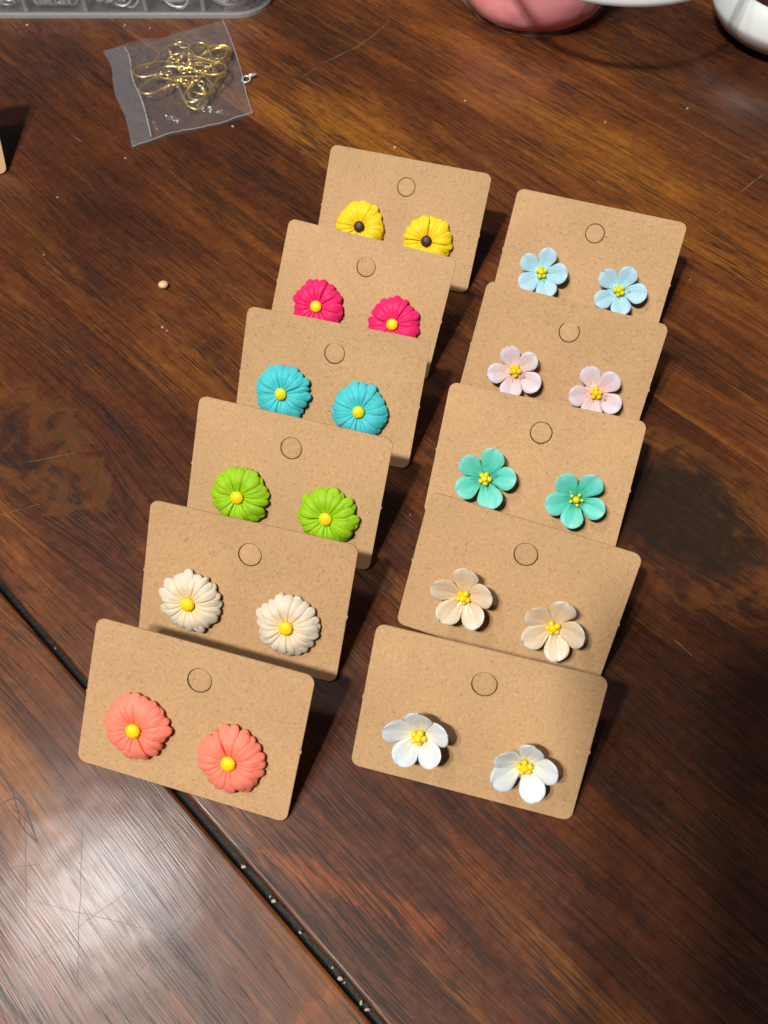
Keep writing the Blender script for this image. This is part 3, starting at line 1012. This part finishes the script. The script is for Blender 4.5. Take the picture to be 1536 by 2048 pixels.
HK = [  # loop x, y, z, heading deg, tilt, flip
    (-7.65, 30.75, 0.28, 75, 4, 1), (-7.3, 30.2, 0.34, 140, -6, 0), (-6.7, 30.9, 0.30, 20, 5, 1), (-7.9, 30.2, 0.26, -160, 3, 0),
    (-6.9, 29.9, 0.22, -100, 0, 1), (-6.6, 29.5, 0.30, -70, -6, 0), (-7.4, 29.8, 0.20, -45, 4, 1), (-7.1, 30.5, 0.40, 100, 6, 0),
    (-6.5, 30.3, 0.36, 40, -5, 1), (-7.6, 29.6, 0.26, -130, 6, 0), (-7.0, 30.1, 0.44, -20, 0, 1), (-7.8, 31.0, 0.24, 110, -4, 0),
    (-6.8, 29.7, 0.38, -115, 5, 1), (-7.35, 30.55, 0.36, 10, -8, 0), (-6.9, 31.0, 0.24, 60, 3, 0), (-7.2, 29.6, 0.32, 170, 3, 0),
]
for i, (x, y, z, hd_, tl, fp) in enumerate(HK):
    if i == 0:
        o = hp
    else:
        o = hp.copy(); COL.objects.link(o)
        for ch in list(hp.children):
            c = ch.copy(); COL.objects.link(c); c.parent = o
    o.location = (x * CM, y * CM, (z + 0.05) * CM)
    o.rotation_euler = (R(tl), R(180 if fp else 0) + R(tl * 0.6), R(hd_ - 90))
    o.scale = (1.0, 1.0, 1.0)
    tag(o, "gold fish-hook ear wire tangled among others inside the clear zip bag", "ear hook", "gold ear hooks in the bag")

# silver clasp peeping out at the bag's right side
cl = empty("clasp_ring", loc=(-5.07 * CM, 30.2 * CM, 0.08 * CM))
tag(cl, "tiny silver ring with a drop lying at the right edge of the zip bag", "jewellery finding")
tube("ring", [(0.15 * math.cos(a), 0.19 * math.sin(a), 0) for a in [2 * math.pi * k / 18 for k in range(18)]], 0.032, M_SILVER, cl, 7, closed=True)
v, f = lathe_data([(0.0, -0.17), (0.035, -0.14), (0.05, -0.05), (0.075, 0.05), (0.07, 0.12), (0.0, 0.17)], 12)
dr = mk("drop", v, f, M_SILVER, cl)
dr.location = (0.22 * CM, 0.20 * CM, 0.03 * CM)
dr.rotation_euler = (R(90), 0, R(-70))

# ------------------------------------------------------------------ pink clay pack wrapped in film
M_PCLAY = plain("pink_clay_block", s2l(255, 158, 166), 0.45, bump=(160, 0.3, 0.001), Subsurface_Weight=0.2, Subsurface_Scale=0.003)
M_WRAP = film("wrap_film", 0.10, 0.06, 0.7, (0.99, 0.97, 0.97), (0.95, 0.8, 0.83), 1.4, 0.6)
pk = empty("clay_pack", loc=(5.95 * CM, 35.65 * CM, 0))
tag(pk, "round lump of pink clay wrapped in clear film at the top edge", "clay")
def lump(name, prof, mat, parent, wob, facets, seed, seg=72):
    vs, fs = [], []
    pr = smooth_path([(r, 0, z) for r, z in prof], 5)
    n = len(pr)
    for k in range(seg):
        a = 2 * math.pi * k / seg
        for p in pr:
            q = Vector((math.cos(a) * 1.6, math.sin(a) * 1.6, p.z * 0.8 + seed))
            j = 1 + wob * noise.noise(q) + facets * (abs(noise.noise(q * 2.3 + Vector((3, 7, 1)))) - 0.2)
            rr = p.x * j
            vs.append((rr * math.cos(a), rr * math.sin(a), max(0.0, p.z)))
    for k in range(seg):
        k2 = (k + 1) % seg
        for i in range(n - 1):
            fs.append((k * n + i, k2 * n + i, k2 * n + i + 1, k * n + i + 1))
    return mk(name, vs, fs, mat, parent)
lump("clay_lump", [(0.0, 0.04), (1.8, 0.05), (2.5, 0.09), (2.88, 0.5), (3.02, 1.2), (2.95, 2.2), (2.7, 2.9), (1.5, 3.1), (0.0, 3.12)], M_PCLAY, pk, 0.04, 0.0, 2.0)
lump("film_wrap", [(0.0, 0.0), (2.1, 0.0), (2.72, 0.04), (2.98, 0.5), (3.12, 1.2), (3.05, 2.2), (2.8, 3.0), (1.5, 3.22), (0.0, 3.24)], M_WRAP, pk, 0.04, 0.10, 2.0, 110)

# clear plastic dish resting on the pack
M_RIM = film("lid_rim_plastic", 0.55, 0.12, 0.0, (0.95, 0.96, 0.97), (0.85, 0.88, 0.9))
M_DISH = film("milky_dish_plastic", 0.04, 0.12, 0.0, (0.95, 0.96, 0.97), (0.85, 0.88, 0.9))
dish = empty("plastic_lid", loc=(8.3 * CM, 33.8 * CM, 3.30 * CM))
tag(dish, "pale translucent plastic lid lying on the pink clay pack", "lid")
v, f = lathe_data([(0.0, 0.0), (4.1, 0.0), (4.55, 0.04), (4.7, 0.16), (4.7, 0.30), (4.58, 0.32), (4.5, 0.18), (4.1, 0.10), (0.0, 0.10)], 80)
mk("lid_shell", v, f, M_DISH, dish)
v, f = lathe_data([(4.69, 0.10), (4.78, 0.12), (4.80, 0.22), (4.76, 0.33), (4.60, 0.34), (4.57, 0.30)], 80, closed=True)
mk("rim", v, f, M_RIM, dish)

# ------------------------------------------------------------------ white bowl
M_CERAMIC = plain("white_glaze", s2l(226, 234, 236), 0.12, spec=0.5, coat=0.3)
M_RED = plain("dark_red_glaze", s2l(120, 16, 30), 0.2)
M_DARKIN = plain("dark_contents", s2l(52, 26, 22), 0.5, bump=(200, 0.4, 0.001))
bowl = empty("bowl", loc=(15.5 * CM, 33.45 * CM, 0))
tag(bowl, "white rounded bowl with dark red inside at the top right corner", "bowl")
prof = [(0.0, 0.05), (1.7, 0.05), (1.9, 0.0), (2.1, 0.08), (2.75, 0.5), (3.08, 1.0), (3.08, 1.3), (2.92, 1.7), (2.70, 1.92), (2.58, 1.95)]
v, f = lathe_data([(p.x, p.z) for p in smooth_path([(r, 0, z) for r, z in prof], 4)], 72)
mk("bowl_body", v, f, M_CERAMIC, bowl)
v, f = lathe_data([(2.60, 1.945), (2.50, 1.94), (2.34, 1.80), (2.30, 1.6)], 72)
mk("inner_band", v, f, M_RED, bowl)
v, f = lathe_data([(2.31, 1.6), (1.2, 1.56), (0.0, 1.58)], 48)
mk("contents", v, f, M_DARKIN, bowl)

# ------------------------------------------------------------------ crumbs and specks
M_CRUMB = plain("crumb", s2l(186, 170, 152), 0.7, bump=(3000, 0.4, 0.0002))
M_SEED = plain("bead_tan", s2l(214, 184, 140), 0.45, bump=(1500, 0.3, 0.0002))
def crumb_me(seed):
    bm = bmesh.new()
    bmesh.ops.create_icosphere(bm, subdivisions=2, radius=1.0)
    for v in bm.verts:
        v.co *= 1 + 0.35 * noise.noise(v.co * 1.4 + Vector((seed * 3.1, 0, 0)))
        v.co.z *= 0.55
    for v in bm.verts:
        v.co *= CM
    me = bpy.data.meshes.new("crumb")
    bm.to_mesh(me); bm.free()
    me.materials.append(M_CRUMB)
    return me
CME = [crumb_me(k) for k in range(3)]
def crumb(x, y, z, r, label, group):
    o = link("crumb", CME[rg.randrange(3)])
    o.location = (x * CM, y * CM, (z + r * 0.35) * CM)
    o.scale = (r * rg.uniform(0.8, 1.6), r * rg.uniform(0.45, 0.95), r)
    o.rotation_euler = (0, 0, rg.uniform(0, 6))
    tag(o, label, "crumb", group)
for x, y, r in [(-3.02, 3.03, .045), (-2.41, 2.44, .03), (-2.33, 2.35, .04), (-1.74, 1.75, .035), (-0.89, 0.90, .045), (-0.80, 0.83, .025),              (-0.46, 0.47, .03), (-0.33, 0.35, .045), (-6.3, 6.36, .025), (-8.0, 8.03, .02), (-1.05, 1.10, .025)]:
    crumb(x, y, -0.11 if r < 0.04 else -0.07, r, "pale crumb caught in the black joint between the table leaves", "crumbs in the table joint")
for x, y, r in [(0.38, 26.48, .05), (2.93, 29.02, .06), (7.85, 27.83, .035), (-13.86, 33.7, .06), (-9.07, 33.5, .05), (-10.07, 33.7, .05), (-10.81, 21.27, .03),
             (-10.87, 23.94, .04), (-6.66, 18.24, .035), (9.54, 20.19, .025), (0.69, 11.72, .03), (-5.35, 27.6, .05), (-8.9, 25.9, .04), (-6.5, 18.1, .03), (10.9, 28.6, .035)]:
    crumb(x, y, 0.0, r, "tiny pale speck of dust lying on the wooden table top", "dust specks on the table")
bm = bmesh.new()
bmesh.ops.create_uvsphere(bm, u_segments=16, v_segments=10, radius=0.145)
for v in bm.verts:
    v.co.z *= 0.7; v.co.x *= 1.1
bd = from_bm("seed_bead", bm, M_SEED)
bd.location = (-6.82 * CM, 19.89 * CM, 0.10 * CM)
tag(bd, "small round tan bead alone on the table left of the cards", "bead")

# ------------------------------------------------------------------ the phone taking the picture (behind the lens; its shadow falls at the lower right)
M_PHONE = plain("phone_black", (0.02, 0.02, 0.022, 1), 0.3)
ph = empty("smartphone", cam.matrix_basis.copy())
ph.matrix_world = Matrix.Translation(cam.location) @ cam.rotation_euler.to_matrix().to_4x4()
tag(ph, "black smartphone held above the table, out of the picture", "phone")
def slab(name, x0, x1, y0, y1, z0, z1, r, mat):
    pts = []
    for cx, cy, a0 in ((x1 - r, y1 - r, 0), (x0 + r, y1 - r, 90), (x0 + r, y0 + r, 180), (x1 - r, y0 + r, 270)):
        for k in range(7):
            a = R(a0 + 15 * k)
            pts.append((cx + r * math.cos(a), cy + r * math.sin(a)))
    n = len(pts)
    vs = [(x, y, z0) for x, y in pts] + [(x, y, z1) for x, y in pts]
    fs = [tuple(range(n))[::-1], tuple(range(n, 2 * n))] + [(k, (k + 1) % n, n + (k + 1) % n, n + k) for k in range(n)]
    return mk(name, vs, fs, mat, ph, False)
slab("phone_body", -2.5, 5.3, -14.2, 1.8, 0.5, 1.3, 1.0, M_PHONE)
slab("screen", -2.35, 5.15, -14.05, 1.65, 1.301, 1.33, 0.9, M_PHONE)
